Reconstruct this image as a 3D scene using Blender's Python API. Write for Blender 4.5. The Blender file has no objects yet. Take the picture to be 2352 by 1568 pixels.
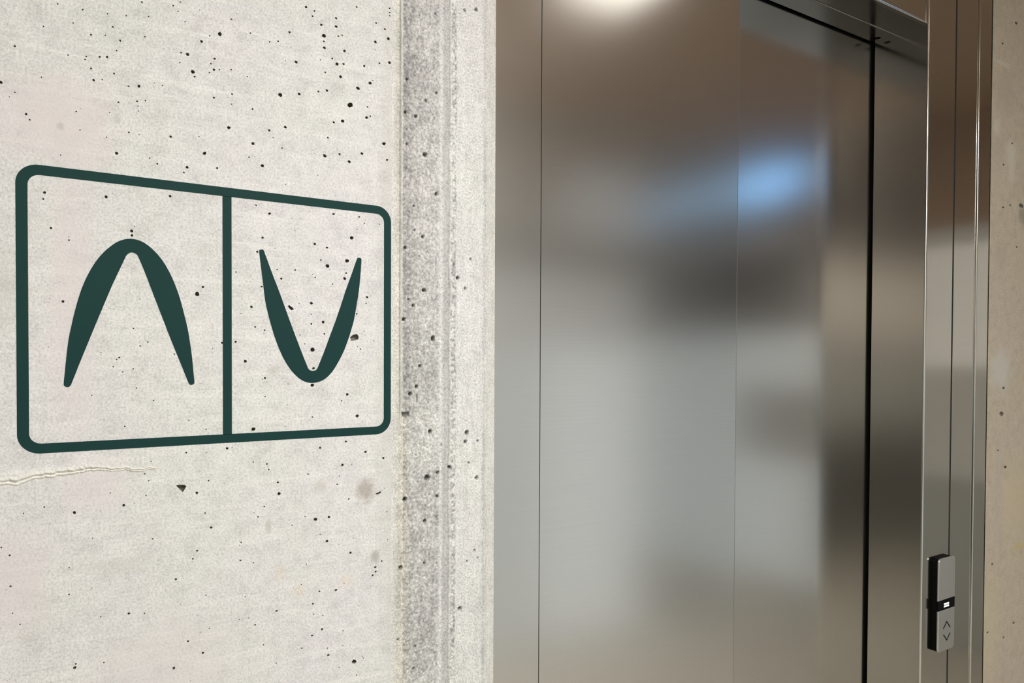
import bpy, bmesh, math, random
import numpy as np
from mathutils import Vector, Matrix
from mathutils.geometry import delaunay_2d_cdt

S = bpy.context.scene
C = S.collection
random.seed(7)
rng = np.random.default_rng(7)

# ------------------------------------------------------------------ camera
# X runs along the lift wall, Y into the wall (concrete face at Y = 0), Z up.
F, PX, PY = 1730.0, 1176.0, 847.0             # focal length and principal point, 2352 x 1568 frame
D, EYE = 1.10, 1.55                           # camera distance from the concrete, eye height
down = np.array([-456.0, 1.0e5, F]); down /= np.linalg.norm(down)
wdir = np.array([3812 - PX, 829.7 - PY, F])
wdir -= down * wdir.dot(down); wdir /= np.linalg.norm(wdir)
ndir = np.cross(wdir, down) * -1.0
if ndir[2] < 0: ndir = -ndir
R = np.array([wdir, ndir, -down])             # camera (x right, y down, z forward) -> world
CAM = np.array([0.0, -D, EYE])
cam = bpy.data.cameras.new('camera')
cam.sensor_fit = 'HORIZONTAL'; cam.sensor_width = 36.0
cam.lens = F / 2352 * 36.0
cam.shift_y = (PY - 784.0) / 2352
cam.clip_start = 0.02
co = bpy.data.objects.new('camera', cam); C.objects.link(co)
m = Matrix.Identity(4)
for i in range(3):
    m[i][0] = R[i, 0]; m[i][1] = -R[i, 1]; m[i][2] = -R[i, 2]; m[i][3] = CAM[i]
co.matrix_world = m
S.camera = co

def ray(px, py):
    return R @ np.array([(px - PX) / F, (py - PY) / F, 1.0])
def P(px, py, Y=0.0):                          # photograph measurement -> point on the plane at depth Y
    d = ray(px, py); t = (Y - CAM[1]) / d[1]
    q = CAM + d * t
    return float(q[0]), float(q[2])
def XS(px, py, Y=0.0): return P(px, py, Y)[0]
def PXplane(px, py, X):                        # -> (Y, Z) on a plane facing along X
    d = ray(px, py); t = (X - CAM[0]) / d[0]; q = CAM + d * t
    return float(q[1]), float(q[2])
def PZplane(px, py, Z):
    d = ray(px, py); t = (Z - CAM[2]) / d[2]; q = CAM + d * t
    return float(q[0]), float(q[1])

# ------------------------------------------------------------------ view, world
S.view_settings.view_transform = 'Standard'
S.view_settings.look = 'None'
S.view_settings.gamma = 1.0
S.view_settings.use_curve_mapping = False
S.view_settings.exposure = 0.0
S.cycles.use_denoising = True
S.cycles.max_bounces = 10
S.cycles.diffuse_bounces = 6
S.cycles.glossy_bounces = 6
W = bpy.data.worlds.new('world'); S.world = W; W.use_nodes = True
W.node_tree.nodes['Background'].inputs[0].default_value = (0.30, 0.42, 0.60, 1)
W.node_tree.nodes['Background'].inputs[1].default_value = 0.6

CEIL, DEEP = 2.82, 2.12                        # lobby ceiling height and depth
XL, XR = -3.2, 4.2

def area_light(name, loc, sx, sy, power, col, rot=(0, 0, 0)):
    l = bpy.data.lights.new(name, 'AREA'); l.shape = 'RECTANGLE'
    l.size = sx; l.size_y = sy; l.energy = power; l.color = col
    o = bpy.data.objects.new(name, l); C.objects.link(o)
    o.location = loc; o.rotation_euler = rot
    o['kind'] = 'structure'
    return o
LAMP_MAIN = (0.75, -1.86)
LAMP_SPOT = (1.65, -0.72)
area_light('main_lamp_light', (LAMP_MAIN[0], LAMP_MAIN[1], CEIL - 0.065), 0.7, 0.42, 67.0, (1.0, 0.985, 0.95))
area_light('spot_lamp_light', (LAMP_SPOT[0], LAMP_SPOT[1], CEIL - 0.045), 0.30, 0.30, 0.8, (1.0, 0.94, 0.86))

LAMP_FILL = (3.6, -4.3)
area_light('alcove_fill_light', (LAMP_FILL[0], LAMP_FILL[1], CEIL - 0.065), 0.5, 0.5, 14.0, (1.0, 0.985, 0.95))  # unseen lamp added to brighten the alcove floor

# ------------------------------------------------------------------ helpers
def link(name, mesh, mat, parent=None, smooth=False):
    o = bpy.data.objects.new(name, mesh); C.objects.link(o)
    if mat is not None and not mesh.materials: mesh.materials.append(mat)
    if parent is not None: o.parent = parent
    if smooth:
        for p in mesh.polygons: p.use_smooth = True
    return o
def from_bm(name, bm, mat, parent=None, smooth=False):
    bmesh.ops.recalc_face_normals(bm, faces=bm.faces)
    me = bpy.data.meshes.new(name); bm.to_mesh(me); bm.free()
    return link(name, me, mat, parent, smooth)
def structure(o, label=None):
    o['kind'] = 'structure'
    if label: o['label'] = label
    return o
def thing(name, label, cat, loc):
    o = bpy.data.objects.new(name, None); C.objects.link(o)
    o.empty_display_size = 0.05
    o.location = loc; o['label'] = label; o['category'] = cat
    bpy.context.view_layer.update()
    return o
def adopt(o, parent):                          # parent keeping world placement (parents only have a location)
    o.parent = parent
    o.location = o.location - parent.location if parent.parent is None else o.location
    return o
def bm_box(bm, x0, x1, y0, y1, z0, z1):
    vs = [bm.verts.new(p) for p in ((x0,y0,z0),(x1,y0,z0),(x1,y1,z0),(x0,y1,z0),(x0,y0,z1),(x1,y0,z1),(x1,y1,z1),(x0,y1,z1))]
    fs = [bm.faces.new([vs[i] for i in f]) for f in ((0,1,2,3),(4,7,6,5),(0,4,5,1),(1,5,6,2),(2,6,7,3),(3,7,4,0))]
    return vs, fs
def box(name, x0, x1, y0, y1, z0, z1, mat, parent=None, bevel=0.0, seg=3, edges=None):
    bm = bmesh.new(); bm_box(bm, x0, x1, y0, y1, z0, z1)
    if bevel:
        bm.edges.ensure_lookup_table()
        es = list(bm.edges)
        if edges: es = [e for e in es if edges(e.verts[0].co, e.verts[1].co)]
        bmesh.ops.bevel(bm, geom=es, offset=bevel, segments=seg, profile=0.5, affect='EDGES')
    return from_bm(name, bm, mat, parent, False)
def shade_auto(o, ang=50):
    me = o.data
    for p in me.polygons: p.use_smooth = max(abs(c) for c in p.normal) < 0.9999   # flat faces stay flat
    bm = bmesh.new(); bm.from_mesh(me)
    for e in bm.edges:
        if len(e.link_faces) == 2 and e.calc_face_angle(0) > math.radians(ang): e.smooth = False
    bm.to_mesh(me); bm.free()
    return o
def prism(name, pts, y0, y1, mat, parent=None, holes=()):   # outline in (X, Z), extruded from y0 (front) to y1
    area = sum(pts[i][0] * pts[(i + 1) % len(pts)][1] - pts[(i + 1) % len(pts)][0] * pts[i][1] for i in range(len(pts)))
    if area < 0: pts = list(reversed(pts))
    verts = list(pts); loops = [list(range(len(pts)))]
    for h in holes:
        s = len(verts); verts += list(h); loops.append(list(range(s, len(verts))))
    edges = []
    for lp in loops: edges += [(lp[i], lp[(i + 1) % len(lp)]) for i in range(len(lp))]
    faces = [loops[0]] + loops[1:]
    vo, eo, fo, ov, oe, of = delaunay_2d_cdt([Vector(v) for v in verts], edges, faces, 0, 1e-7)
    bm = bmesh.new()
    fr = [bm.verts.new((v.x, y0, v.y)) for v in vo]
    bk = [bm.verts.new((v.x, y1, v.y)) for v in vo]
    for f, src in zip(fo, of):
        if 0 in src and not any(k in src for k in range(1, len(loops))):
            bm.faces.new([fr[i] for i in f]); bm.faces.new([bk[i] for i in reversed(f)])
    bm.edges.ensure_lookup_table()
    rim = [e for e in bm.edges if e.is_boundary and e.verts[0].co.y == e.verts[1].co.y == Vector((0, y0, 0)).y]
    idx = {v: i for i, v in enumerate(fr)}
    for e in rim:
        a, b = e.verts
        if a in idx and b in idx:
            bm.faces.new((a, b, bk[idx[b]], bk[idx[a]]))
    for v in [v for v in bm.verts if not v.link_faces]: bm.verts.remove(v)
    return from_bm(name, bm, mat, parent)

def vnoise(x, z, cell, seed):                  # smooth value noise on arrays
    g = np.random.default_rng(seed).random((257, 257))
    fx, fz = x / cell, z / cell
    ix, iz = np.floor(fx).astype(int), np.floor(fz).astype(int)
    tx, tz = fx - ix, fz - iz
    tx = tx * tx * (3 - 2 * tx); tz = tz * tz * (3 - 2 * tz)
    ix %= 256; iz %= 256
    a, b = g[ix, iz], g[ix + 1, iz]; c, d = g[ix, iz + 1], g[ix + 1, iz + 1]
    return (a * (1 - tx) + b * tx) * (1 - tz) + (c * (1 - tx) + d * tx) * tz - 0.5

# ------------------------------------------------------------------ materials
def new_mat(name):
    mt = bpy.data.materials.new(name); mt.use_nodes = True
    nt = mt.node_tree; b = nt.nodes['Principled BSDF']
    return mt, nt, b
def plain(name, col, rough=0.6, metal=0.0, emit=None, strength=0.0, spec=0.5):
    mt, nt, b = new_mat(name)
    b.inputs['Base Color'].default_value = (*col, 1); b.inputs['Roughness'].default_value = rough
    b.inputs['Metallic'].default_value = metal; b.inputs['Specular IOR Level'].default_value = spec
    if emit:
        b.inputs['Emission Color'].default_value = (*emit, 1); b.inputs['Emission Strength'].default_value = strength
    return mt
def noise(nt, scale, detail=4, rough=0.6, vec=None, dist=0.0):
    n = nt.nodes.new('ShaderNodeTexNoise'); n.inputs['Scale'].default_value = scale
    n.inputs['Detail'].default_value = detail; n.inputs['Roughness'].default_value = rough
    n.inputs['Distortion'].default_value = dist
    if vec is not None: nt.links.new(vec, n.inputs['Vector'])
    return n.outputs['Fac']
def ramp(nt, fac, stops):
    r = nt.nodes.new('ShaderNodeValToRGB'); nt.links.new(fac, r.inputs['Fac'])
    e = r.color_ramp.elements
    while len(e) < len(stops): e.new(0.5)
    for el, (p, c) in zip(e, stops): el.position = p; el.color = (*c, 1) if len(c) == 3 else c
    return r.outputs['Color']
def mix(nt, fac, a, b, mode='MIX'):
    n = nt.nodes.new('ShaderNodeMix'); n.data_type = 'RGBA'; n.blend_type = mode; n.clamp_result = False
    for s, v in ((0, fac), (6, a), (7, b)):
        if isinstance(v, (int, float)): n.inputs[s].default_value = v
        elif isinstance(v, tuple): n.inputs[s].default_value = (*v, 1)
        else: nt.links.new(v, n.inputs[s])
    return n.outputs[2]
def mapping(nt, scale=(1, 1, 1), loc=(0, 0, 0), rot=(0, 0, 0)):
    tc = nt.nodes.new('ShaderNodeTexCoord'); mp = nt.nodes.new('ShaderNodeMapping')
    mp.inputs['Scale'].default_value = scale; mp.inputs['Location'].default_value = loc; mp.inputs['Rotation'].default_value = rot
    nt.links.new(tc.outputs['Object'], mp.inputs['Vector'])
    return mp.outputs['Vector']
def blob(nt, c, r, soft=0.6):                  # stain mask: 1 inside an ellipse about c (x, z), fading out
    mp = mapping(nt, (1 / r[0], 0, 1 / r[1]), (-c[0] / r[0], 0, -c[1] / r[1]))
    ns = nt.nodes.new('ShaderNodeTexNoise'); ns.inputs['Scale'].default_value = 2.2; ns.inputs['Detail'].default_value = 4
    nt.links.new(mp, ns.inputs['Vector'])
    ad = nt.nodes.new('ShaderNodeVectorMath'); ad.operation = 'LENGTH'; nt.links.new(mp, ad.inputs[0])
    su = nt.nodes.new('ShaderNodeMath'); su.operation = 'ADD'; nt.links.new(ad.outputs['Value'], su.inputs[0])
    ml = nt.nodes.new('ShaderNodeMath'); ml.operation = 'MULTIPLY_ADD'; nt.links.new(ns.outputs['Fac'], ml.inputs[0])
    ml.inputs[1].default_value = 0.9; ml.inputs[2].default_value = -0.45
    nt.links.new(ml.outputs[0], su.inputs[1])
    mr = nt.nodes.new('ShaderNodeMapRange'); nt.links.new(su.outputs[0], mr.inputs['Value'])
    mr.inputs['From Min'].default_value = 1.0; mr.inputs['From Max'].default_value = 1.0 - soft
    return mr.outputs['Result']
def scaled(nt, v, k):
    n = nt.nodes.new('ShaderNodeMath'); n.operation = 'MULTIPLY'; nt.links.new(v, n.inputs[0]); n.inputs[1].default_value = k
    return n.outputs[0]

def concrete(name, base, pink, pale, bump=0.25, blobs=(), attr=False, grain=1.0, streak=0.75):
    mt, nt, b = new_mat(name)
    v = mapping(nt)
    col = ramp(nt, noise(nt, 3.2, 5, 0.62, v), [(0.40, base), (0.62, pink)])
    mott = noise(nt, 36, 6, 0.72, v, 0.4)
    col = mix(nt, 1.0, col, ramp(nt, mott, [(0.28, (0.83,) * 3), (0.5, (1.0,) * 3), (0.72, (1.10,) * 3)]), 'MULTIPLY')
    vs = mapping(nt, (2.2, 1, 30), rot=(0, math.radians(4), 0))
    st = ramp(nt, noise(nt, 2.6, 4, 0.6, vs, 0.6), [(0.52, (0, 0, 0)), (0.74, (1, 1, 1))])
    col = mix(nt, scaled(nt, st, streak), col, pale)
    fine = noise(nt, 330, 4, 0.75, v)
    g = 0.32 * grain
    col = mix(nt, 1.0, col, ramp(nt, fine, [(0.30, (1 - g,) * 3), (0.5, (1.0,) * 3), (0.70, (1 + g * 0.6,) * 3)]), 'MULTIPLY')
    speck = noise(nt, 620, 2, 0.5, v)
    sel = noise(nt, 30, 3, 0.6, v)
    sp = ramp(nt, speck, [(0.26, (1, 1, 1)), (0.335, (0, 0, 0))])
    sm = ramp(nt, sel, [(0.46, (0, 0, 0)), (0.62, (1, 1, 1))])
    spm = mix(nt, 1.0, sp, sm, 'MULTIPLY')
    col = mix(nt, scaled(nt, spm, 0.5), col, (0.20, 0.19, 0.16))
    for c, r, k, cc in blobs:
        col = mix(nt, scaled(nt, blob(nt, c, r), k), col, cc)
    if attr:
        a = nt.nodes.new('ShaderNodeAttribute'); a.attribute_name = 'tint'
        col = mix(nt, 1.0, col, a.outputs['Color'], 'MULTIPLY')
    nt.links.new(col, b.inputs['Base Color'])
    b.inputs['Roughness'].default_value = 0.85
    b.inputs['Specular IOR Level'].default_value = 0.25
    bp = nt.nodes.new('ShaderNodeBump'); bp.inputs['Strength'].default_value = bump; bp.inputs['Distance'].default_value = 0.002
    nt.links.new(mix(nt, 0.35, fine, mott), bp.inputs['Height'])
    nt.links.new(bp.outputs['Normal'], b.inputs['Normal'])
    return mt
def pb(x0, y0, x1, y1):                        # stain ellipse from its extent in the photograph
    a = P(x0, y0); c = P(x1, y1)
    return ((a[0] + c[0]) / 2, (a[1] + c[1]) / 2), (abs(a[0] - c[0]) / 2 * 1.3, abs(a[1] - c[1]) / 2 * 1.3)
PINK = (0.645, 0.600, 0.605)
bl = [(*pb(868, -80, 915, 1650), 0.30, (0.47, 0.455, 0.42)), (*pb(-20, 150, 270, 400), 0.75, PINK), (*pb(110, 380, 220, 1000), 0.6, PINK), (*pb(-60, 1240, 120, 1450), 0.55, PINK),
      (*pb(150, 1060, 300, 1170), 0.5, PINK), (*pb(200, 1440, 560, 1620), 0.45, (0.64, 0.61, 0.61)),
      (*pb(818, 1102, 860, 1150), 0.75, (0.34, 0.30, 0.265)), (*pb(720, 1102, 750, 1132), 0.45, (0.48, 0.46, 0.42)),
      (*pb(852, 1265, 872, 1292), 0.8, (0.36, 0.36, 0.33)), (*pb(610, 1192, 624, 1226), 0.6, (0.42, 0.42, 0.38)),
      (*pb(130, 280, 148, 300), 0.6, (0.44, 0.43, 0.40)), (*pb(262, 262, 278, 286), 0.5, (0.46, 0.46, 0.41)),
      (*pb(612, 840, 640, 866), 0.5, (0.46, 0.45, 0.42)), (*pb(632, 1300, 656, 1330), 0.35, (0.66, 0.55, 0.42)),
      (*pb(672, 1345, 700, 1370), 0.35, (0.66, 0.55, 0.42)), (*pb(780, 1320, 812, 1345), 0.3, (0.66, 0.55, 0.42)),
      (*pb(200, 1290, 350, 1312), 0.3, (0.5, 0.5, 0.45)), (*pb(-60, 560, 40, 760), 0.3, (0.52, 0.50, 0.46))]
M_conc = concrete('pale_concrete', (0.628, 0.636, 0.618), (0.642, 0.632, 0.640), (0.75, 0.748, 0.73), 0.50, bl)
M_edge = concrete('rough_edge_concrete', (0.628, 0.636, 0.620), (0.638, 0.630, 0.630), (0.74, 0.735, 0.70), 0.55, (), True, 1.5, 0.0)
def pbR(x0, y0, x1, y1):
    a = P(x0, y0, 0.021); c = P(x1, y1, 0.021)
    return ((a[0] + c[0]) / 2, (a[1] + c[1]) / 2), (abs(a[0] - c[0]) / 2 * 1.3, abs(a[1] - c[1]) / 2 * 1.3)
PALE, DUSK, OCH = (0.56, 0.53, 0.45), (0.40, 0.33, 0.27), (0.52, 0.44, 0.30)
blR = [(*pbR(2282, 130, 2320, 160), 0.5, PALE), (*pbR(2282, 270, 2296, 312), 0.55, PALE), (*pbR(2308, 318, 2334, 390), 0.6, PALE), (*pbR(2318, 380, 2330, 425), 0.5, PALE),
       (*pbR(2284, 150, 2330, 270), 0.45, DUSK), (*pbR(2276, 310, 2316, 380), 0.4, DUSK), (*pbR(2284, 550, 2312, 625), 0.55, DUSK), (*pbR(2340, 470, 2360, 520), 0.6, (0.2, 0.17, 0.14)),
       (*pbR(2276, 800, 2320, 900), 0.6, (0.50, 0.50, 0.47)), (*pbR(2285, 1000, 2306, 1280), 0.4, (0.42, 0.37, 0.34)), (*pbR(2255, 1330, 2290, 1568), 0.4, OCH),
       (*pbR(2300, 1050, 2360, 1240), 0.5, OCH), (*pbR(2326, 1250, 2362, 1257), 0.45, (0.48, 0.38, 0.12))]
M_concR = concrete('warm_concrete', (0.46, 0.41, 0.315), (0.47, 0.40, 0.325), (0.54, 0.49, 0.40), 0.4, blR, False, 1.2, 0.0)
M_pit = plain('shaded_pit_concrete', (0.22, 0.20, 0.17), 0.95, spec=0.1)  # base colour darkened to paint in the shade inside the air holes

def steel(name, col, rough, var=0.05):
    mt, nt, b = new_mat(name)
    b.inputs['Metallic'].default_value = 1.0
    v = mapping(nt, (1, 1, 120))
    n = noise(nt, 4.0, 5, 0.7, v)
    c = ramp(nt, n, [(0.3, tuple(x * (1 - var * 0.5) for x in col)), (0.7, tuple(x * (1 + var * 0.5) for x in col))])
    nt.links.new(c, b.inputs['Base Color'])
    v2 = mapping(nt)
    r = nt.nodes.new('ShaderNodeMapRange'); nt.links.new(noise(nt, 5, 4, 0.6, v2), r.inputs['Value'])
    r.inputs['To Min'].default_value = rough * 0.97; r.inputs['To Max'].default_value = rough * 1.03
    nt.links.new(r.outputs['Result'], b.inputs['Roughness'])
    return mt
M_steel = steel('satin_steel', (0.57, 0.56, 0.54), 0.20)
M_jamb = steel('satin_steel_frame', (0.53, 0.52, 0.485), 0.14)
M_soffit = steel('shaded_soffit_steel', (0.34, 0.335, 0.32), 0.16)  # steel darkened, the soffit's shade put into its colour
M_dark = plain('shaft_black', (0.012, 0.012, 0.012), 0.8)
M_teal = plain('dark_green_paint', (0.009, 0.039, 0.037), 0.6, spec=0.10)
M_black = plain('black_plastic', (0.004, 0.004, 0.004), 0.5, spec=0.04)
M_plate = steel('satin_button_plate', (0.60, 0.595, 0.57), 0.34)
M_glow = plain('display_glow', (0.8, 0.8, 0.8), 0.5, emit=(1, 1, 0.97), strength=0.7)
M_wood = plain('brown_wood', (0.36, 0.25, 0.165), 0.55)
M_floor = plain('light_beige_floor', (0.60, 0.56, 0.48), 0.5)
M_grey = plain('grey_paint', (0.42, 0.42, 0.40), 0.7)
M_dkwood = plain('dark_brown_wood', (0.13, 0.085, 0.045), 0.6)
M_panel2 = plain('olive_panel', (0.19, 0.18, 0.155), 0.6)
M_ceil = plain('brown_ceiling', (0.40, 0.285, 0.20), 0.7)
M_white = plain('white_plaster', (0.66, 0.65, 0.62), 0.8)
M_panel = plain('dark_panel', (0.13, 0.115, 0.10), 0.6)
M_lampw = plain('lamp_diffuser', (0.9, 0.9, 0.88), 0.5, emit=(1, 0.96, 0.9), strength=3.0)
M_lampf = plain('lamp_frame', (0.8, 0.8, 0.78), 0.5)
M_fill = plain('bright_fill_glow', (0.5, 0.5, 0.5), 0.5, emit=(0.92, 0.98, 1.0), strength=0.70)  # emission for panels added to brighten the steel's reflections
M_fill4 = plain('blue_fill_glow', (0.5, 0.5, 0.5), 0.5, emit=(0.88, 0.98, 1.0), strength=0.42)
M_fill5 = plain('soft_fill_glow', (0.5, 0.5, 0.5), 0.5, emit=(0.90, 0.98, 1.0), strength=0.46)
M_fill2 = plain('dim_fill_glow', (0.5, 0.5, 0.5), 0.5, emit=(0.95, 0.98, 0.96), strength=0.34)
M_warm = plain('warm_fill_glow', (0.5, 0.5, 0.5), 0.5, emit=(1.0, 0.86, 0.72), strength=0.85)  # warm emission, likewise for added panels
M_warm3 = plain('beige_fill_glow', (0.5, 0.5, 0.5), 0.5, emit=(1.0, 0.92, 0.80), strength=0.34)
M_warm2 = plain('dim_warm_fill_glow', (0.5, 0.5, 0.5), 0.5, emit=(1.0, 0.95, 0.82), strength=0.30)
M_glass2 = plain('pale_blue_window', (0.2, 0.4, 0.7), 0.3, emit=(0.32, 0.50, 0.72), strength=1.1)
M_glass = plain('blue_window', (0.2, 0.4, 0.7), 0.3, emit=(0.25, 0.53, 0.95), strength=2.8)

# ------------------------------------------------------------------ concrete wall left of the lift
X_J = XS(899.5, 780)                             # edge of the main wall face (formwork joint)
X_E = XS(1136, 780, 0.022)                     # end of the chamfer
def disc(cx, cz, rx, rz, n, a=0.0, jit=0.15):
    out = []
    for k in range(n):
        t = 2 * math.pi * k / n; q = 1 + random.uniform(-jit, jit)
        u, w = rx * q * math.cos(t), rz * q * math.sin(t)
        out.append((cx + u * math.cos(a) - w * math.sin(a), cz + u * math.sin(a) + w * math.cos(a)))
    return out
# air holes: pixel position and radius in the photograph
H = [(132.5,9,2),(190,22,2),(100,61,1.8),(247,32,1.8),(290,36,1.8),(326,5,2),(398,13,2),(414,5,1.6),(409,26,1.5),(341,38,2),(425,50,1.6),
 (168,53,1.8),(259,62,2.2),(209,80,2.4),(242,81,2),(276,93,2.5),(281,96,2),(333,84,1.8),(34,106,2.6),(156,126.5,2),(198,130,1.8),(229,131,2.4),(246,131,2.6),
 (268,116,1.8),(463,95,3),(416,121,2),(431,125,3.6),(443,165,4.6),(447,176,2.2),(209,157,2.2),(262,169,2),(215,184,3),(235,183,1.8),(295,198,2.2),(319,198,3.4),(373,196,1.6),
 (2,189,4),(34,212,1.8),(272,235,2.4),(315,232.5,2.4),(334,231,1.8),(60,262,3),(68,275,2.2),(175,256,1.8),(318,255,1.5),(252,258,1.6),(296,304,2),(392,313.5,2.6),(245,315,1.6),
 (268,352,3.6),(344,363,1.8),(361,376,2.2),(430,384,3.4),(470,352,4),(505,78,4.2),(575,76,2),(703,16,2.8),(722,25,2),(718,37,2),(531,44,1.8),(738,57,2.6),
 (665,74,2.6),(639,94.5,2.2),(744,82,4.4),(744,95,2),(745,109.5,3.2),(772,42,2.6),(772,61,3),(777,83,2),(786,81,1.8),(791,117,3),(774,147,3.6),(789,147,2.6),(763,134.5,1.8),
 (782,176,3.4),(747,166.5,2),(680,142.5,3.2),(493,135,2.6),(484,146,1.8),(491.5,160,2.8),(481,167,2),(568,176,1.6),(644,218,4.4),(687,215.5,3.2),(731,210,2.2),(751,208,2.6),
 (533,216,2.2),(491,224,2.6),(822,202.5,4.2),(850,191,3.6),(804,241,6),(844,245.5,2),(580,250.5,2),(842,270,3),(850.5,267,2),(787,278,4),(766.5,281,2.6),(655.5,292,3.2),(618.5,299.5,2.6),
 (525.5,293,4),(753,316,2.2),(581,329.5,3.4),(882,330,4),(648,340,1.8),(746,358,4.2),(780,354,2.6),(831,352.5,3.2),(602.5,380.5,3.8),(499,386,2.6),(892,89,3.2),(884,67,2.4),(862,96.5,3),
 (871.5,145,2),(894.5,144,3),(836.5,151.5,2.6),(819,16,2),(895,19,2),(895,29,1.8),(895,36,1.8),(864,53,2),(917,124,2.6),(900,223,3.6),(889,367,2.6),(802,371,3.4),
 (102.5,442,3.2),(99.5,457,2.4),(117,523.5,3),(158.5,551.5,2.2),(144.5,692,3.2),(244,452,3.4),(302.5,530.5,3.6),(303,540.5,3),(453,675,4.6),(466,659,3),(391,450.5,3),
 (572,361,2),(603,545.6,2.6),(723,560,3),(751,568.5,2.4),(807.5,546,4.2),(591,578,2.4),(752,611,4),(737,597,2),(797,599,4.2),(795,627,2),(791.5,639.5,3.2),(678,620,2),(646,639.8,2.6),(636.5,619,1.6),
 (724,637,1.6),(601,658,2),(577.5,704.5,3),(715.5,696,3.2),(843.5,682.5,3),(819.5,720.5,2),(742,739.5,3.2),(715,743.5,2.4),(717.8,802.5,4.6),(586,750.5,2),(608,758,1.8),(745,766.5,2),
 (563.5,829.5,3.2),(608.5,868,2.6),(717.5,884.5,4),(720,845.5,3),(797,732,0.1),(828,801.5,1.6),(582.3,985.5,4.2),(521.7,1029.5,3),(797.5,905.5,2.8),(820.5,955,3.6),(766,491.5,2.8),(588,471,2.2),(619,490.5,3),
 (808,545,2),(825,498,2),(510,787,2.6),(541,785,2.6),(154,826,2.4),(339.5,785.3,2),(322,794.4,1.8),(273.9,820.5,2.4),(267.7,825.4,1.6),(313.8,890.8,1.8),(306,846.6,1.6),(281.8,853.9,1.6),(210.5,907.7,1.8),(400.5,813,1.6),
 (428,1039,2.2),(347,1059,1.6),(284.5,1160,3),(171,1177,3.6),(452,1132,2.8),(485,1211,2.8),(471,1178,2),(404,1330,2.6),(158.5,1364.5,2),(296,1408.5,3),(211,1350,1.2),(54,1178.5,1.6),(101.5,1164,1.8),
 (212.5,1235.5,1.6),(350.5,1237,1.8),(452.5,1264.5,2.4),(443,1283,2),(3,1257,1.8),(22,1275,2.4),(432,1472,2.4),(466,1499,2.8),(399,1534,3),(171.5,1533,3.6),(174,1524,2),(231.5,1416,1.6),(238.5,1521,1.8),(29,1408,1.6),(46,1433.5,1.6),
 (735,1028,2.4),(794.5,1013.5,2.4),(839.5,1037.5,3),(880.5,1051.5,2.6),(786.5,1067.5,3),(613,1065,2),(617.5,1078,1.8),(707.5,1088.5,1.8),(638,1107.5,2.6),(640.5,1133.5,3.6),(607,1163,2),(592.5,1186.5,1.8),(774.5,1112,2),(801,1145.5,2),
 (755.5,1187,3),(724.5,1192.5,3.8),(751,1242,3),(747,1246,2),(805,1269,2.6),(554,1245,1.8),(552,1286.5,2.2),(876.5,1288,2.2),(862.5,1312.5,2.2),(856,1321,2.4),(771.5,1354.5,2.8),(733.5,1357.5,2.2),(635.5,1402.5,2.4),(563,1370,1.6),(586,1434.5,2),(718.5,1386,2.2),(716.5,1459,2.4),
 (739.5,1445,2.4),(693,1488,1.8),(754,1504,2.8),(813,1519,5.2),(605,1480.5,1.8),(550,1422,1.2),(896.5,1517,3),(897.5,1543,3.2),(862,1302,2.6),(779.8,1093,1.4),(779,1532,1.4),(652.5,1006,1.2)]
# odd-shaped chips: outlines in the photograph
CH = [[(661,703),(664,700),(669,704),(673.5,707.5),(675,710),(670,712),(665,709)],
      [(804,774),(812,768),(820,767),(823.5,772),(823,779),(813,781.5),(806,783)],
      [(404,1114),(413,1113),(424,1113),(428,1117),(423,1125),(420,1130),(412,1123)],
      [(863,1132),(870,1130),(875,1127),(874,1132),(868,1135),(863,1135)],
      [(860,1118),(864,1115),(866,1118),(865,1123),(861,1125)]]
occupied = []
holes = []
def add_hole(poly, c, r, depth):
    for (x, z, q) in occupied:
        if (x - c[0]) ** 2 + (z - c[1]) ** 2 < (q + r + 0.0005) ** 2: return
    if c[0] + r > X_J - 0.001: return
    occupied.append((c[0], c[1], r)); holes.append((poly, c, depth))
for q in CH:
    pts = [P(*p) for p in q]; pts.reverse()
    c = (sum(p[0] for p in pts) / len(pts), sum(p[1] for p in pts) / len(pts))
    add_hole(pts, c, max(math.hypot(p[0] - c[0], p[1] - c[1]) for p in pts), 0.009)
for (x, y, r) in H:
    if r < 1: continue
    c = P(x, y); k = abs(P(x, y + 10)[1] - P(x, y - 10)[1]) / 20; kx = abs(P(x + 10, y)[0] - P(x - 10, y)[0]) / 20
    rx, rz = r * kx * 1.08, r * k * random.uniform(0.85, 1.1)
    n = 10 if r > 2.5 else 7
    add_hole(disc(c[0], c[1], rx, rz, n, random.uniform(-0.4, 0.4)), c, max(rx, rz) * 1.2, max(0.004, 3.2 * rx))
tl, br = P(-150, -150), P(915, 1750)
for k in range(900):                           # the many pinholes in between
    x, z = random.uniform(tl[0], X_J - 0.004), random.uniform(br[1], tl[1])
    u = (x - tl[0]) / (X_J - tl[0])
    if random.random() > 0.30 + 0.7 * u * u: continue
    r = 0.00040 + 0.00085 * random.random() ** 3
    add_hole(disc(x, z, r, r * random.uniform(0.7, 1.1), 6, random.uniform(0, 3)), (x, z), r * 1.2, 0.0035)
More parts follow.
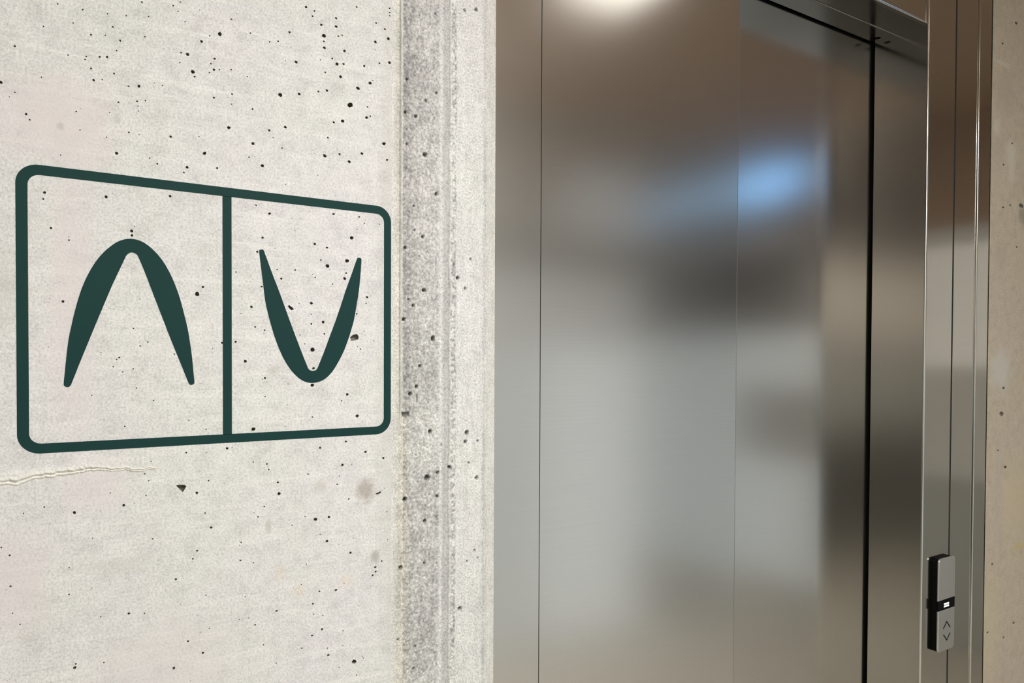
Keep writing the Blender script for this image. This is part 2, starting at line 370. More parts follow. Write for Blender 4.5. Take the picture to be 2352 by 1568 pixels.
def pitted(name, x0, x1, z0, z1, holes, mat, parent=None, grid=0.12):
    verts, edges, faces = [], [], []
    nx, nz = max(2, int((x1 - x0) / grid)), max(2, int((z1 - z0) / grid))
    for i in range(nx + 1):
        for j in range(nz + 1):
            verts.append((x0 + (x1 - x0) * i / nx, z0 + (z1 - z0) * j / nz))
    ins = []
    for (poly, c, dp) in holes:
        s = len(verts); verts += poly; n = len(poly)
        edges += [(s + i, s + (i + 1) % n) for i in range(n)]; faces.append(list(range(s, s + n)))
    vo, eo, fo, ov, oe, of = delaunay_2d_cdt([Vector(v) for v in verts], edges, faces, 0, 1e-7)
    V = [(v.x, 0.0, v.y) for v in vo]; T = []; MI = []
    for f, src in zip(fo, of):
        if not src: T.append(tuple(f)); MI.append(0)
    for (poly, c, dp) in holes:
        n = len(poly); s = len(V)
        for (k, d) in ((1.0, 0.0), (1.05, dp * 0.35), (0.8, dp * 0.8), (0.35, dp)):
            V += [(c[0] + (p[0] - c[0]) * k, d, c[1] + (p[1] - c[1]) * k) for p in poly]
        for a in range(3):
            for i in range(n):
                j = (i + 1) % n
                T.append((s + a * n + i, s + a * n + j, s + (a + 1) * n + j, s + (a + 1) * n + i)); MI.append(1)
        T.append(tuple(s + 3 * n + i for i in range(n))); MI.append(1)
    me = bpy.data.meshes.new(name); me.from_pydata(V, [], T)
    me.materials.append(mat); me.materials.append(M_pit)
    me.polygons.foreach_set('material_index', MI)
    bm = bmesh.new(); bm.from_mesh(me)
    for f in bm.faces:
        if f.material_index == 0:
            f.normal_update()
            if f.normal.y > 0: f.normal_flip()
    bm.to_mesh(me); bm.free()
    return link(name, me, None, parent)
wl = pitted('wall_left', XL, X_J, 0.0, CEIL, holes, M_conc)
structure(wl, 'pale board-smooth concrete wall with small air holes, left of the lift')

# moulded edge of the wall: joint, rough recessed strip, ridge, smooth band, chamfer -- one displaced surface
prof_px = [899.5, 903, 917, 920.5, 923, 926, 960, 1012, 1020, 1029, 1034, 1044, 1048, 1106, 1112, 1117, 1136]
prof_d  = [0.0, 0.0, 0.2, 0.3, 5.0, 4.2, 3.8, 3.6, 4.0, 4.0, 1.6, 1.4, 0.4, 0.3, 2.4, 2.2, 22.0]
prof_r  = [0.0, 0.20, 0.25, 0.1, 0.4, 0.8, 0.95, 0.8, 0.25, 0.25, 0.5, 0.9, 0.22, 0.20, 0.3, 0.20, 0.15]
pX = [XS(p, 780, d / 1000) for p, d in zip(prof_px, prof_d)]
zlo, zhi = P(1000, 1700)[1], P(1000, -130)[1]
xs = np.unique(np.concatenate([np.arange(pX[0], pX[-1], 0.0009), np.array(pX)]))
zs = np.concatenate([np.linspace(0, zlo, 12)[:-1], np.arange(zlo, zhi, 0.0010), np.linspace(zhi, CEIL, 8)])
GX, GZ = np.meshgrid(xs, zs, indexing='ij')
wob = vnoise(GX * 0 + 0.3, GZ, 0.05, 31) * 0.0022 + vnoise(GX * 0 + 0.3, GZ, 0.012, 32) * 0.0008   # ragged lines
SX = GX + wob * np.clip((GX - pX[7]) / (pX[8] - pX[7]), 0, 1) * np.clip((pX[15] - GX) / 0.004, 0, 1)
z_rag = P(920, 950)[1]
rag = 1 / (1 + np.exp((GZ - z_rag) / 0.004))
GD = np.interp(SX, pX, prof_d) / 1000
amp = np.interp(SX, pX, prof_r) / 1000
low = np.exp(-((GX - pX[5]) / 0.008) ** 2) * rag         # lower down the joint turns into a ragged, broken edge
GD = GD * (1 - 0.55 * low); amp = amp + low * 0.0011
n1 = vnoise(GX, GZ, 0.0042, 1) + 0.6 * vnoise(GX, GZ, 0.0021, 2) + 0.35 * vnoise(GX + 3, GZ, 0.012, 3)
GD = GD + amp * 1.9 * n1
GD[0, :] = 0.0
# small air holes pressed into the edge
EH = [(936,180,3),(979,230,3.4),(956,266,3.6),(977,354,5),(932,257,3),(1001,31+0,2.4),(1066,24,3),(1092,23,4),(1003,212,2.6),(935,330,2.4),
 (1002,445,3.6),(951,472,2.2),(972,543,3.6),(932,568,3.6),(953,528,2.2),(963,588,2),(974,666,4.2),(939,687,2.4),(950,701,3.6),(928,733,3.8),(995,777,5),(1050,638,4.2),(1067,662,3),(1079,595,2.6),
 (965,840,3.6),(957.5,887.5,4.2),(943,904.5,4.2),(989,991,5),(1070.5,992.5,5),(1067,1014,4),(982,1097,6.5),(1032,1072,4),(1006,1085,3.6),(1093,1096,4),(1005.5,1139.5,3.4),(976.5,1196,4),(919,1303,5),(975,1293,2.8),
 (1054.5,1396,4.6),(912.5,1467,3),(930,1146,5),(1095,1012,2.4),(1075,1062,2.4),(1071,1288,2.6),(1096,1280,2.2),(1088,1263,2.6),(954,1484,2.6),(950,1535,3)]
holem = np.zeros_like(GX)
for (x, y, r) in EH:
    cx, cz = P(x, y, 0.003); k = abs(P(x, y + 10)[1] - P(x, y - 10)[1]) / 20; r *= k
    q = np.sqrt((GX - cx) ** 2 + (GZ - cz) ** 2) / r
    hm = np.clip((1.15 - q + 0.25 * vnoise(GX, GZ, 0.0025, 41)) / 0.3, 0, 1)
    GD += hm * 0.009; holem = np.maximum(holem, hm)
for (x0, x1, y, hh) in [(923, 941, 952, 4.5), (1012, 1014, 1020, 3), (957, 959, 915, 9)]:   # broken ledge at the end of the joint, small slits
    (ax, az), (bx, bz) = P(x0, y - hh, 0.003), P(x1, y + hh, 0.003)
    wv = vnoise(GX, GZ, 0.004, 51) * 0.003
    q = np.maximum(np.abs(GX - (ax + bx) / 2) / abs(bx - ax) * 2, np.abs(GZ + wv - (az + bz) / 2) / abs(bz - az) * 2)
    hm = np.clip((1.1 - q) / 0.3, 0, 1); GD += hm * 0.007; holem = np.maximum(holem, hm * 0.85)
tint = np.ones(GX.shape + (4,))
tn = vnoise(GX, GZ, 0.05, 11) + 0.7 * vnoise(GX, GZ, 0.02, 12)
tf = vnoise(GX, GZ, 0.0035, 13) + 0.6 * vnoise(GX, GZ, 0.0018, 14)
vs_ = vnoise(GX, GZ * 0.08, 0.004, 15)
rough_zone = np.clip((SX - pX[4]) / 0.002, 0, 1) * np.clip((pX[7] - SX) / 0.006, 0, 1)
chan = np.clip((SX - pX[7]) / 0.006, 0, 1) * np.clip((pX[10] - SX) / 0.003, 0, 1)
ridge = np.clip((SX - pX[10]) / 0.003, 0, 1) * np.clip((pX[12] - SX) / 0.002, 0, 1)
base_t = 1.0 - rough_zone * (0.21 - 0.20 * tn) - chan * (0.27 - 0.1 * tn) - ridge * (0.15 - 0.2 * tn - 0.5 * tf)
joint_shade = rough_zone * np.exp(-((GX - pX[5]) / 0.020) ** 2)
base_t -= joint_shade * 0.20 * (1 - 0.8 * rag)  # shadow of the step beside the joint, painted into the tint
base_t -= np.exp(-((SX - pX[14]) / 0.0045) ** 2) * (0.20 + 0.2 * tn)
base_t += (rough_zone + 0.6 * ridge) * 0.42 * tf + 0.10 * vs_
base_t = np.clip(base_t, 0.35, 1.12)
tint[..., 0] = base_t; tint[..., 1] = base_t * (1 - 0.012 * rough_zone); tint[..., 2] = base_t * (1 - 0.015 * rough_zone)
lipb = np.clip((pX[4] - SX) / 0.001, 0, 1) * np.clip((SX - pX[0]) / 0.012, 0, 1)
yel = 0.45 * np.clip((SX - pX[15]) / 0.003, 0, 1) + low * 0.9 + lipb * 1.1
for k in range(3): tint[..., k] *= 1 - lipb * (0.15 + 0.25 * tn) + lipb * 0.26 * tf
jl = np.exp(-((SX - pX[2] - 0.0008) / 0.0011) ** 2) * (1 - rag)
for k in range(3): tint[..., k] *= (1 - 0.55 * jl) * (1 - 0.68 * holem)  # holem paints the shade inside the holes into the tint
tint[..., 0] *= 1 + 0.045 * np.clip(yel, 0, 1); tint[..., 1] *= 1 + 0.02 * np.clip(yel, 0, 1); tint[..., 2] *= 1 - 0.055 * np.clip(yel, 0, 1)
nxg, nzg = GX.shape
Vg = np.stack([GX, GD, GZ], -1).reshape(-1, 3)
idx = np.arange(nxg * nzg).reshape(nxg, nzg)
Q = np.stack([idx[:-1, :-1], idx[1:, :-1], idx[1:, 1:], idx[:-1, 1:]], -1).reshape(-1, 4)
me = bpy.data.meshes.new('edge_moulding')
me.vertices.add(len(Vg)); me.vertices.foreach_set('co', Vg.ravel())
me.loops.add(Q.size); me.loops.foreach_set('vertex_index', Q.ravel().astype(np.int32))
me.polygons.add(len(Q)); me.polygons.foreach_set('loop_start', np.arange(0, Q.size, 4, dtype=np.int32))
me.update(calc_edges=True)
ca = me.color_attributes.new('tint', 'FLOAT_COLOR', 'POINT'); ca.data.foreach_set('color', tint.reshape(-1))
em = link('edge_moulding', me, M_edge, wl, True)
em['label'] = 'rough recessed strip and chamfered edge of the concrete'
# return of the wall behind the chamfer, seen only from further right
x_end = pX[-1]
box('wall_return', XL, x_end, 0.022, 0.30, 0, CEIL, M_conc, wl)

# chipped ridge of cement slurry under the sign
ln = [(-60,1124),(0,1110),(60,1100),(110,1090),(150,1084),(180,1077),(215,1076),(240,1076),(280,1076),(320,1077),(345,1077),(365,1075)]
wd = [13,12,12,11,11,10,9,7,6,6,5,3]
rw = np.random.default_rng(5)
U = np.linspace(-1, 1, 17); NS = 240
lx = np.linspace(ln[0][0], ln[-1][0], NS)
ly = np.interp(lx, [p[0] for p in ln], [p[1] for p in ln]); lw = np.interp(lx, [p[0] for p in ln], wd)
ly = np.convolve(np.pad(ly, 8, 'edge'), np.ones(17) / 17, 'valid') + 1.6 * np.convolve(rw.normal(size=NS + 8), np.ones(9) / 3, 'valid')
n_a = np.convolve(rw.random(NS + 8), np.ones(9) / 9, 'valid'); n_b = np.convolve(rw.random(NS + 8), np.ones(9) / 9, 'valid')
bm = bmesh.new(); rows = []
for i in range(NS):
    row = []
    for k, u in enumerate(U):
        px, pz = P(lx[i], ly[i] + u * lw[i] * 1.0)
        c1 = -0.45 + 0.5 * (n_a[i] - 0.5); c2 = 0.35 + 0.6 * (n_b[i] - 0.5)
        h = 0.0052 * math.exp(-((u - c1) / 0.26) ** 2) * (0.5 + n_b[i]) + 0.0034 * math.exp(-((u - c2) / 0.22) ** 2) * (0.4 + n_a[i])
        h = (h + rw.uniform(-0.0005, 0.0005)) * min(1, lw[i] / 9) * min(1, (1 - abs(u)) / 0.2)
        row.append(bm.verts.new((px, -h if 0 < k < 16 else 0.0004, pz)))
    rows.append(row)
for a, b in zip(rows[:-1], rows[1:]):
    for k in range(16): bm.faces.new((a[k], a[k+1], b[k+1], b[k]))
rg = from_bm('slurry_ridge', bm, plain('slurry', (0.74, 0.735, 0.69), 0.9, spec=0.2), wl, True)

# ------------------------------------------------------------------ sign painted on the wall
SG = 0.0004
def spline(pts, sub=4):                        # closed Catmull-Rom
    out = []; n = len(pts)
    for i in range(n):
        p0, p1, p2, p3 = (Vector(pts[(i + k) % n]) for k in (-1, 0, 1, 2))
        for s in range(sub):
            t = s / sub
            out.append(tuple(0.5 * ((2 * p1) + (p2 - p0) * t + (2 * p0 - 5 * p1 + 4 * p2 - p3) * t * t + (3 * p1 - p0 - 3 * p2 + p3) * t ** 3)))
    return out
def rrect(x0, x1, z0, z1, r, n=14):
    out = []
    for cx, cz, a0 in ((x1 - r, z0 + r, -90), (x1 - r, z1 - r, 0), (x0 + r, z1 - r, 90), (x0 + r, z0 + r, 180)):
        for k in range(n + 1):
            a = math.radians(a0 + 90 * k / n); out.append((cx + r * math.cos(a), cz + r * math.sin(a)))
    return out
ox0, ox1 = XS(37, 700), XS(897.8, 700)
def mean(*v): return sum(v) / len(v)
oz1 = mean(P(140, 384.7)[1], P(480, 425.4)[1], P(820, 467.1)[1])
oz0 = mean(P(140, 1038.7)[1], P(480, 1018.2)[1], P(820, 1000.0)[1])
iz1 = mean(P(140, 407.2)[1], P(480, 446.3)[1], P(820, 486.0)[1])
iz0 = mean(P(140, 1016.2)[1], P(480, 998.0)[1], P(820, 982.0)[1])
ix0, ix1 = XS(65.0, 700), XS(881.8, 700)
dx0, dx1 = XS(511.5, 725), XS(532.2, 725)
sign = thing('wall_sign', 'dark green painted lift sign with up and down arrows in a rounded frame on concrete', 'sign', ((ox0 + ox1) / 2, 0, oz0))
cen = sign.location.copy()
def rel(pts): return [(p[0] - cen.x, p[1] - cen.z) for p in pts]
R_o = 0.0245; R_i = R_o - (ix0 - ox0) * 0.92
prism('border', rel(rrect(ox0, ox1, oz0, oz1, R_o)), -SG, 0.0003, M_teal, sign, [rel(rrect(ix0, ix1, iz0, iz1, R_i))])
prism('divider', rel([(dx0, iz0 - 0.0005), (dx1, iz0 - 0.0005), (dx1, iz1 + 0.0005), (dx0, iz1 + 0.0005)]), -SG, 0.0003, M_teal, sign)
UP = [(154,888.9),(148,886),(146.3,880.5),(149.1,853),(152.9,814.7),(157.5,779.5),(164.4,745.8),(172.8,710.6),(182,679),(188.9,659.3),(199.6,634.8),(213.4,610.3),(227.1,591.2),(244,573.6),(265.4,557.5),(283.8,550),(300.6,548.3),(319,551.8),(337.3,561.3),(355.7,577.4),(372.6,597.3),(387.9,622.5),(401.6,652.4),(412.4,682.2),(420.8,712.9),(430.7,753.5),(436.1,784),(440.7,817.8),(444.2,853),(446.4,876),(444.5,881.7),(439.1,883.6),(434.5,881.3),(429.2,869.8),(416.9,839.2),(392.5,779.5),(354.2,681),(332.8,625.6),(317.9,590.4),(313.2,583.8),(307.5,580.7),(301.4,579.7),(296,581.5),(290.7,586.1),(286.8,593.5),(259.3,651.6),(247,680),(218,748.9),(185.8,826.9),(170.5,865.2),(163.6,882),(160.1,887)]
DN = [(595.2,577),(596.4,573.8),(599.5,572.8),(604,573.4),(606.2,576.4),(613.6,596.1),(623.8,624.2),(639.1,663.7),(653.1,702),(667.1,740.8),(678.6,771.4),(692.7,808.4),(705.4,840.3),(708,846),(711.1,849.2),(716.3,851.4),(722,850.9),(725.8,849.2),(729,845.4),(732.2,837.8),(745,805.9),(757.7,771.4),(770.5,737),(782.6,702),(793.4,668.5),(806.2,633.1),(816.4,603.8),(819.6,594.8),(821.5,592.3),(824.7,591.7),(828.5,592.9),(830,596.1),(829.4,608.9),(827.2,638.2),(824,668.8),(818.9,700.7),(813.2,733.2),(807.4,754.8),(799.8,779.1),(789.6,805.9),(776.8,831.4),(762.8,853.7),(747.5,869),(732.2,876.7),(717.5,879),(702.9,877),(687.6,869),(671,853),(654.4,828.8),(641.6,802),(631.4,775.3),(622,744.6),(615,717.9),(609.1,690.5),(604.6,654.8),(600.2,619.1),(597,593.6)]
prism('up_arrow', rel([P(*p) for p in spline(UP)]), -SG, 0.0003, M_teal, sign)
prism('down_arrow', rel([P(*p) for p in spline(DN)]), -SG, 0.0003, M_teal, sign)

# ------------------------------------------------------------------ steel lift front
YS, YJ, YT, YR = 0.034, 0.027, 0.0225, 0.021    # cladding, jamb column, trim strip, right-hand concrete
TOPZ = CEIL - 0.02
X_S1 = XS(1241, 784, YS)                       # seam between the two cladding panels
X_O = XS(1692, 784, YS)                        # left side of the door opening
X_RV = XS(2124.5, 784, YJ)                     # right return of the opening
X_J2 = XS(2186.5, 784, YJ)                     # seam in the jamb column
X_T = XS(2241.0, 784, YT)                      # left edge of the trim strip
X_W = XS(2269.5, 784, YR)                      # where the concrete begins again
YB = PXplane(2001.5, 784, X_RV)[0]             # back edge of the return
Z_H = P(2136, 56.5, YS)[1]                     # underside of the header
print('dims', X_O, X_RV, YB, Z_H, X_T, X_W, 'eye', EYE)
lift = thing('lift_doorway', 'brushed steel lift doorway frame and cladding set into bare concrete', 'doorway', ((X_O + X_RV) / 2, YS, 0.0))
L0 = lift.location.copy()
def part(name, x0, x1, y0, y1, z0, z1, mat, bevel=0.0, edges=None, seg=4, parent=lift):
    o = box(name, x0 - L0.x, x1 - L0.x, y0 - L0.y, y1 - L0.y, z0 - L0.z, z1 - L0.z, mat, parent, bevel, seg, edges)
    if bevel: shade_auto(o, 40)
    return o
GAP = 0.0008
front_v = lambda xx, yy: (lambda a, b: abs(a.x - (xx - L0.x)) < 1e-6 and abs(b.x - (xx - L0.x)) < 1e-6 and abs(a.y - (yy - L0.y)) < 1e-6 and abs(b.y - (yy - L0.y)) < 1e-6)
part('cladding_panel', x_end + 0.001, X_S1 - GAP, YS, YS + 0.03, 0, TOPZ, M_steel)
part('cladding_panel', X_S1 + GAP, X_O, YS, YB, 0, TOPZ, M_steel, 0.0015, front_v(X_O, YS))
part('edge_shadow', X_O, X_O + 0.0016, YS + 0.0015, YS + 0.02, 0, TOPZ, M_panel)  # dark strip added as the thin shadow line along the panel edge
part('panel_joint', X_S1 - 0.004, X_S1 + 0.004, YS + 0.006, YS + 0.02, 0, TOPZ, M_dark)
# header: front panel with a rounded lower edge, soffit, deeper soffit plate with a screw hole
hz = lambda a, b: abs(a.z - (Z_H - L0.z)) < 1e-6 and abs(b.z - (Z_H - L0.z)) < 1e-6 and abs(a.y - (YS - L0.y)) < 1e-6 and abs(b.y - (YS - L0.y)) < 1e-6
ZL = Z_H - 0.003
ysp = PZplane(2063.5, 86, ZL)[1]
part('header_panel', X_O + 0.0005, X_RV, YS, YS + 0.012, Z_H, TOPZ, M_jamb, 0.005, hz)
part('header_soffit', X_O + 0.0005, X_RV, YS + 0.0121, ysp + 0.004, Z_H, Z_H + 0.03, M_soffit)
hx, hy = PZplane(2015, 88, ZL)
sx0, sx1 = X_O + 0.0005, X_RV - 0.0003
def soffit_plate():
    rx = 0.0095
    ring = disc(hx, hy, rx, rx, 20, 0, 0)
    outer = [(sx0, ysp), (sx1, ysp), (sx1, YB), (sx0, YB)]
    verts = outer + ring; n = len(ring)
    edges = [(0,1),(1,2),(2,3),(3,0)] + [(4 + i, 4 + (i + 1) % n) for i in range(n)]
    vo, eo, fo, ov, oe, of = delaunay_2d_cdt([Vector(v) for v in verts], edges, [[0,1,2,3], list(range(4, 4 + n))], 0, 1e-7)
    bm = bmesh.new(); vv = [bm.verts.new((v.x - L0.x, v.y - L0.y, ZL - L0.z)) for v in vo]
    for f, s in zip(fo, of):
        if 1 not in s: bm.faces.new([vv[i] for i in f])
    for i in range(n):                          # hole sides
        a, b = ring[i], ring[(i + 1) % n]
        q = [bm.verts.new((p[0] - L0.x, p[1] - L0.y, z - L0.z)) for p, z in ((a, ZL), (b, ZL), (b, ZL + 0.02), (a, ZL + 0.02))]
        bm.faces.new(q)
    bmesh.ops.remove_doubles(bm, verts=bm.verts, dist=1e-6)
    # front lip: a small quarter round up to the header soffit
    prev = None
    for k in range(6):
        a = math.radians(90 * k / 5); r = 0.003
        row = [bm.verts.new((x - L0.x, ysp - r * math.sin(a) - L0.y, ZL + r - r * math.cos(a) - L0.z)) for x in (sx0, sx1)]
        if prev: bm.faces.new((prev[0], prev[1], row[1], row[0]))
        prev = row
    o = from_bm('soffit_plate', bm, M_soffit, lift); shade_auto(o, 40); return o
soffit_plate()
part('hole_backing', hx - 0.02, hx + 0.02, hy - 0.02, hy + 0.02, ZL + 0.018, ZL + 0.022, M_dark)
part('jamb_return', X_O - 0.03, X_O - 0.0002, YS + 0.004, YB, 0, Z_H, M_jamb) if False else None
part('jamb_column', X_RV, X_J2 - 0.0042, YJ, YB, 0, TOPZ, M_jamb, 0.005, front_v(X_RV, YJ))
part('jamb_panel', X_J2 + 0.0042, X_T + 0.004, YJ, YJ + 0.0015, 0, TOPZ, M_jamb)
part('panel_joint', X_J2 - 0.004, X_J2 + 0.02, YJ + 0.0016, YJ + 0.05, 0, TOPZ, M_dark)
tr = box('trim_1', X_T, X_W + 0.06, YT, YT + 0.03, 0, TOPZ, M_jamb, None, 0.0030, 4,
         lambda a, b: abs(a.x - X_T) < 1e-5 and abs(b.x - X_T) < 1e-5 and abs(a.y - YT) < 1e-5 and abs(b.y - YT) < 1e-5)
shade_auto(tr, 40); structure(tr, 'narrow folded steel trim between lift frame and right-hand concrete')
# door leaf running behind the return, and the dark shaft space behind
GD_ = 0.009
door = thing('lift_door', 'brushed steel sliding lift door leaf recessed behind the frame', 'door', ((X_O + X_RV) / 2, YB + GD_, 0.0))
dl = box('door_leaf', X_O - 0.25 - door.location.x, X_RV + 0.16 - door.location.x, 0, 0.03, 0.012, Z_H + 0.10, M_steel, door)
part('shaft_back', X_O - 0.30, X_RV + 0.30, YB + 0.08, YB + 0.10, 0, TOPZ, M_dark)
part('shaft_cheek', X_RV + 0.028, X_RV + 0.20, YB - 0.02, YB + GD_ - 0.003, 0, TOPZ, M_dark)
part('shaft_cheek', X_O + 0.002, X_RV + 0.03, YB - 0.02, YB + GD_ - 0.003, Z_H + 0.03, TOPZ, M_dark)
# ------------------------------------------------------------------ call panel
dpt = 1.0 - (ray(2141.6, 1380)[0] / ray(2141.6, 1380)[1]) / (ray(2156, 1380)[0] / ray(2156, 1380)[1])
YC = YJ - dpt * (YJ + D)
cx0 = XS(2155.6, 1390, YC); cx1 = XS(2193.0, 1390, YC)
cz1 = P(2170, 1281.5, YC)[1]; cz0 = P(2165, 1496.0, YC)[1]
call = thing('call_panel', 'slim lift call panel with small display and up and down buttons on the steel jamb', 'call panel', ((cx0 + cx1) / 2, YJ, cz0))
K0 = call.location.copy()
print('call', cx1 - cx0, cz1 - cz0, YJ - YC)
def kprism(name, pts, y0, y1, mat, parent=call, bevel=0.0):
    o = prism(name, [(p[0] - K0.x, p[1] - K0.z) for p in pts], y0 - K0.y, y1 - K0.y, mat, parent)
    if bevel:
        bm = bmesh.new(); bm.from_mesh(o.data)
        bmesh.ops.dissolve_limit(bm, angle_limit=0.01, verts=bm.verts, edges=bm.edges)
        es = [e for e in bm.edges if abs(e.verts[0].co.y - (y0 - K0.y)) < 1e-6 and abs(e.verts[1].co.y - (y0 - K0.y)) < 1e-6]
        bmesh.ops.bevel(bm, geom=es, offset=bevel, segments=4, profile=0.5, affect='EDGES')
        bm.to_mesh(o.data); bm.free(); shade_auto(o, 35)
    return o
rc = 0.011
kprism('housing', rrect(cx0 + 0.0008, cx1 - 0.0008, cz0 + 0.0008, cz1 - 0.0008, rc), YC + 0.0035, YJ, M_black)
zb1 = P(2156, 1381.5, YC)[1]; zb0 = P(2156, 1404.5, YC)[1]
def half(x0, x1, z0, z1, r, top):
    q = rrect(x0, x1, z0, z1, r, 8)
    if top: return [p for p in q if p[1] > z0 + r + 1e-6] and [(x0, z0), (x1, z0)] + q[9:27]
    return [(x1, z1), (x0, z1)] + q[27:36] + q[0:9]
kprism('face_plate', half(cx0, cx1, zb1, cz1, rc, True), YC, YC + 0.004, M_plate, bevel=0.002)
lower = kprism('button_plate', half(cx0, cx1, cz0, zb0, rc, False), YC, YC + 0.004, M_plate, bevel=0.002)
disp = kprism('display_window', [(cx0, zb0), (cx1, zb0), (cx1, zb1), (cx0, zb1)], YC + 0.0006, YC + 0.004, M_black)
def kp(px, py): return P(px, py, YC)
a0, a1 = kp(2168.7, 1386)[0], kp(2180, 1386)[0]
zc = kp(2174.4, 1388.3)[1]
for dz in (0.0034, -0.0034):
    z_ = zc + dz
    kprism('indicator_bar', [(a0, z_ - 0.0024), (a1, z_ - 0.0024), (a1, z_ + 0.0024), (a0, z_ + 0.0024)], YC + 0.0002, YC + 0.0007, M_glow, disp)
def chevron(name, a, b, c):
    w = 0.0016; A, B, Cc = (Vector(kp(*p)) for p in (a, b, c))
    d1 = (B - A).normalized(); d2 = (Cc - B).normalized()
    n1 = Vector((-d1.y, d1.x)); n2 = Vector((-d2.y, d2.x)); nm = (n1 + n2); nm = nm / nm.dot(n1)
    pts = [A - n1 * w, B - nm * w, Cc - n2 * w, Cc + n2 * w, B + nm * w, A + n1 * w]
    o = kprism(name, [tuple(p) for p in pts], YC - 0.00035, YC + 0.0005, M_black, lower)
    o['label'] = 'black ' + name.replace('_', ' ')
chevron('up_chevron', (2166.6, 1444), (2174.4, 1427), (2182.3, 1439.5))
chevron('down_chevron', (2167.0, 1457.5), (2174.4, 1469.2), (2182.3, 1452.3))

# ------------------------------------------------------------------ right-hand concrete, lobby shell
holesR = []
occupied.clear()
XWR = X_W
for (x, y, r) in [(2334,53,3.2),(2303,100,2.2),(2345,472,5),(2325,329,2),(2304,476,2),(2320,471,2),(2305,891,3),(2300,950,5),(2309,1072,3.4),(2292,1034,2),(2279,1295,2.4),(2328,1430,2.4),(2268,1452,2.4),(2305,1463,2.2),(2335,567,1.8),(2305,378,2)]:
    c = P(x, y, YR); kx = abs(P(x + 5, y, YR)[0] - P(x - 5, y, YR)[0]) / 10; kz = abs(P(x, y + 5, YR)[1] - P(x, y - 5, YR)[1]) / 10
    holesR.append((disc(c[0], c[1], r * kx, r * kz, 9), c, 0.012))
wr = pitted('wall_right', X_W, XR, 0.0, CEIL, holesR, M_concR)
wr.location.y = YR
structure(wr, 'warm grey concrete wall right of the lift')
structure(box('wall_header', x_end - 0.5, X_W + 0.2, 0.12, 0.25, CEIL - 0.02, CEIL + 0.2, M_conc))
structure(box('floor', XL, XR, -5.2, 0.30, -0.1, 0.0, M_floor))
structure(box('ceiling', XL, XR, -5.2, 0.30, CEIL, CEIL + 0.1, M_ceil))
structure(box('wall_back', XL, 3.05, -DEEP - 0.12, -DEEP, 0, CEIL, M_white))
structure(box('wall_far', XL, XR, -5.3, -5.2, 0, CEIL, M_white))
structure(box('wall_side', XL - 0.1, XL, -5.2, 0.30, 0, CEIL, M_white))
e = box('wall_end', XR, XR + 0.1, -5.2, 0.30, 0, CEIL, M_white); structure(e)
structure(box('window_1', XR - 0.02, XR, -2.05, -1.56, EYE + 1.05, EYE + 1.26, M_glass))
structure(box('window_4', XR - 0.02, XR, -3.6, -2.08, EYE + 1.05, EYE + 1.26, M_glass2))
structure(box('trim_2', XR - 0.03, XR, -3.6, -1.38, EYE + 0.20, EYE + 0.68, M_panel))
structure(box('trim_3', XR - 0.03, XR, -1.54, 0.0, EYE + 0.70, CEIL, M_wood))
structure(box('trim_4', XL, 0.3, -DEEP, -DEEP + 0.02, 0, 0.95, M_panel2))
structure(box('fill_panel_5', XL, 0.2, -DEEP, -DEEP + 0.02, 1.74, 2.33, M_warm))  # glowing panel added to brighten what the door return mirrors
structure(box('fill_panel_6', 2.5, 3.03, -DEEP, -DEEP + 0.02, 2.2, 2.58, M_fill2))  # added glowing panel, lightens the upper back wall in the steel
structure(box('fill_panel_7', 0.5, 3.03, -DEEP, -DEEP + 0.02, 1.64, 2.0, M_fill2))  # another added glow, lifts the dim band of the back wall
structure(box('trim_8', XL, 0.3, -DEEP, -DEEP + 0.02, 2.35, CEIL, M_dkwood))
structure(box('trim_5', 0.5, 3.03, -DEEP, -DEEP + 0.02, 2.0, 2.2, M_grey))
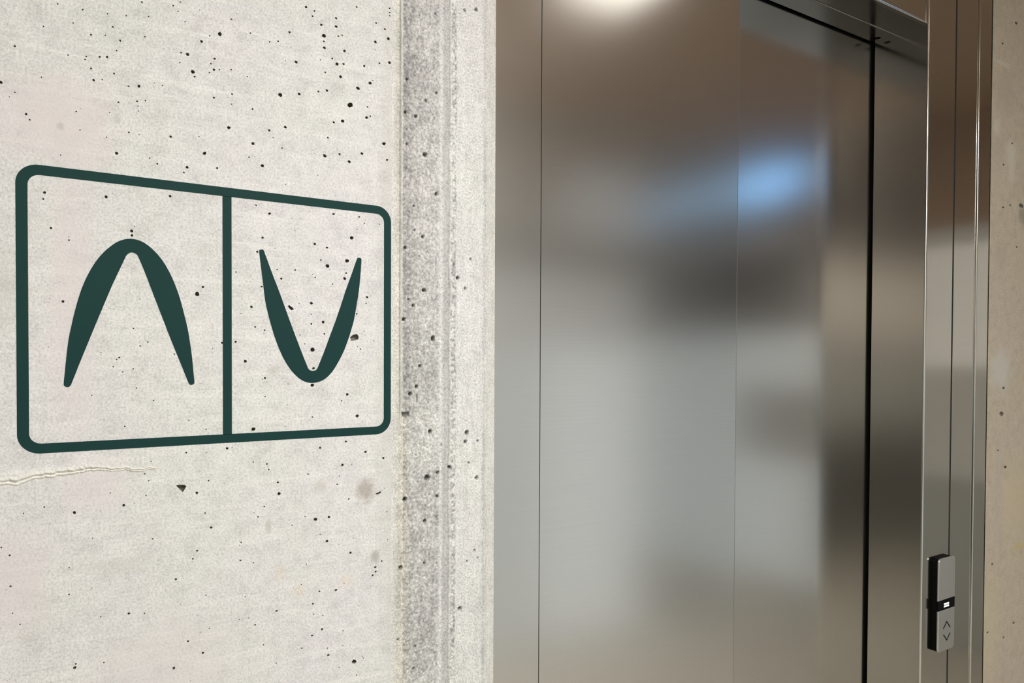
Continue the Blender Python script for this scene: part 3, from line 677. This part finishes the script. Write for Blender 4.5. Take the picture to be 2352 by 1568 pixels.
structure(box('trim_6', XR - 0.03, XR, -1.36, 0.0, 0, 0.9, M_grey))
structure(box('trim_7', XR - 0.03, XR, -2.0, -1.38, 0.92, 1.33, M_grey))
structure(box('fill_panel_11', XR - 0.03, XR, -2.0, -1.38, 0.1, 0.88, M_fill4))  # added glowing panel, lightens the low end wall in the door
structure(box('fill_panel_12', XR - 0.03, XR, -1.34, -0.1, 1.50, 2.15, M_warm3))  # glow added to brighten the jamb column's reflection
structure(box('fill_panel_9', XR - 0.03, XR, -3.6, -2.02, 0.02, 1.33, M_fill4))  # added glowing panel, lifts the alcove part of the end wall
structure(box('fill_panel_10', XL, 0.2, -DEEP, -DEEP + 0.02, 1.0, 1.70, M_warm2))  # weaker added glow below the warm panel
structure(box('trim_9', XL, 0.30, -DEEP, 0.0, CEIL - 0.012, CEIL, M_dkwood))
structure(box('fill_panel_2', 0.5, 2.33, -DEEP, -DEEP + 0.02, 0.02, 1.62, M_fill5))  # glowing panel added so the cladding mirrors a bright wall
structure(box('fill_panel_8', 2.36, 3.03, -DEEP, -DEEP + 0.02, 0.02, 1.62, M_fill))  # brighter added glow for the right part of the cladding
structure(box('fill_panel_3', XR - 0.03, XR, -3.6, -1.38, 1.35, EYE + 0.16, M_fill4))  # added glowing panel, brightens the door's reflection near eye height
# lamps
lamp = thing('ceiling_panel_light', 'large square white panel light on the ceiling above the sign', 'ceiling light', (LAMP_MAIN[0], LAMP_MAIN[1], CEIL))
box('lamp_frame', -0.39, 0.39, -0.25, 0.25, -0.055, 0, M_lampf, lamp)
lamp2 = thing('ceiling_downlight', 'small square downlight on the ceiling before the lift doors', 'ceiling light', (LAMP_SPOT[0], LAMP_SPOT[1], CEIL))
box('lamp_frame', -0.17, 0.17, -0.17, 0.17, -0.035, 0, M_lampf, lamp2)
alcove_fill = thing('ceiling_panel_light', 'added square panel light, out of view, brightening the rear alcove', 'ceiling light', (LAMP_FILL[0], LAMP_FILL[1], CEIL))
box('lamp_frame', -0.28, 0.28, -0.28, 0.28, -0.055, 0, M_lampf, alcove_fill)
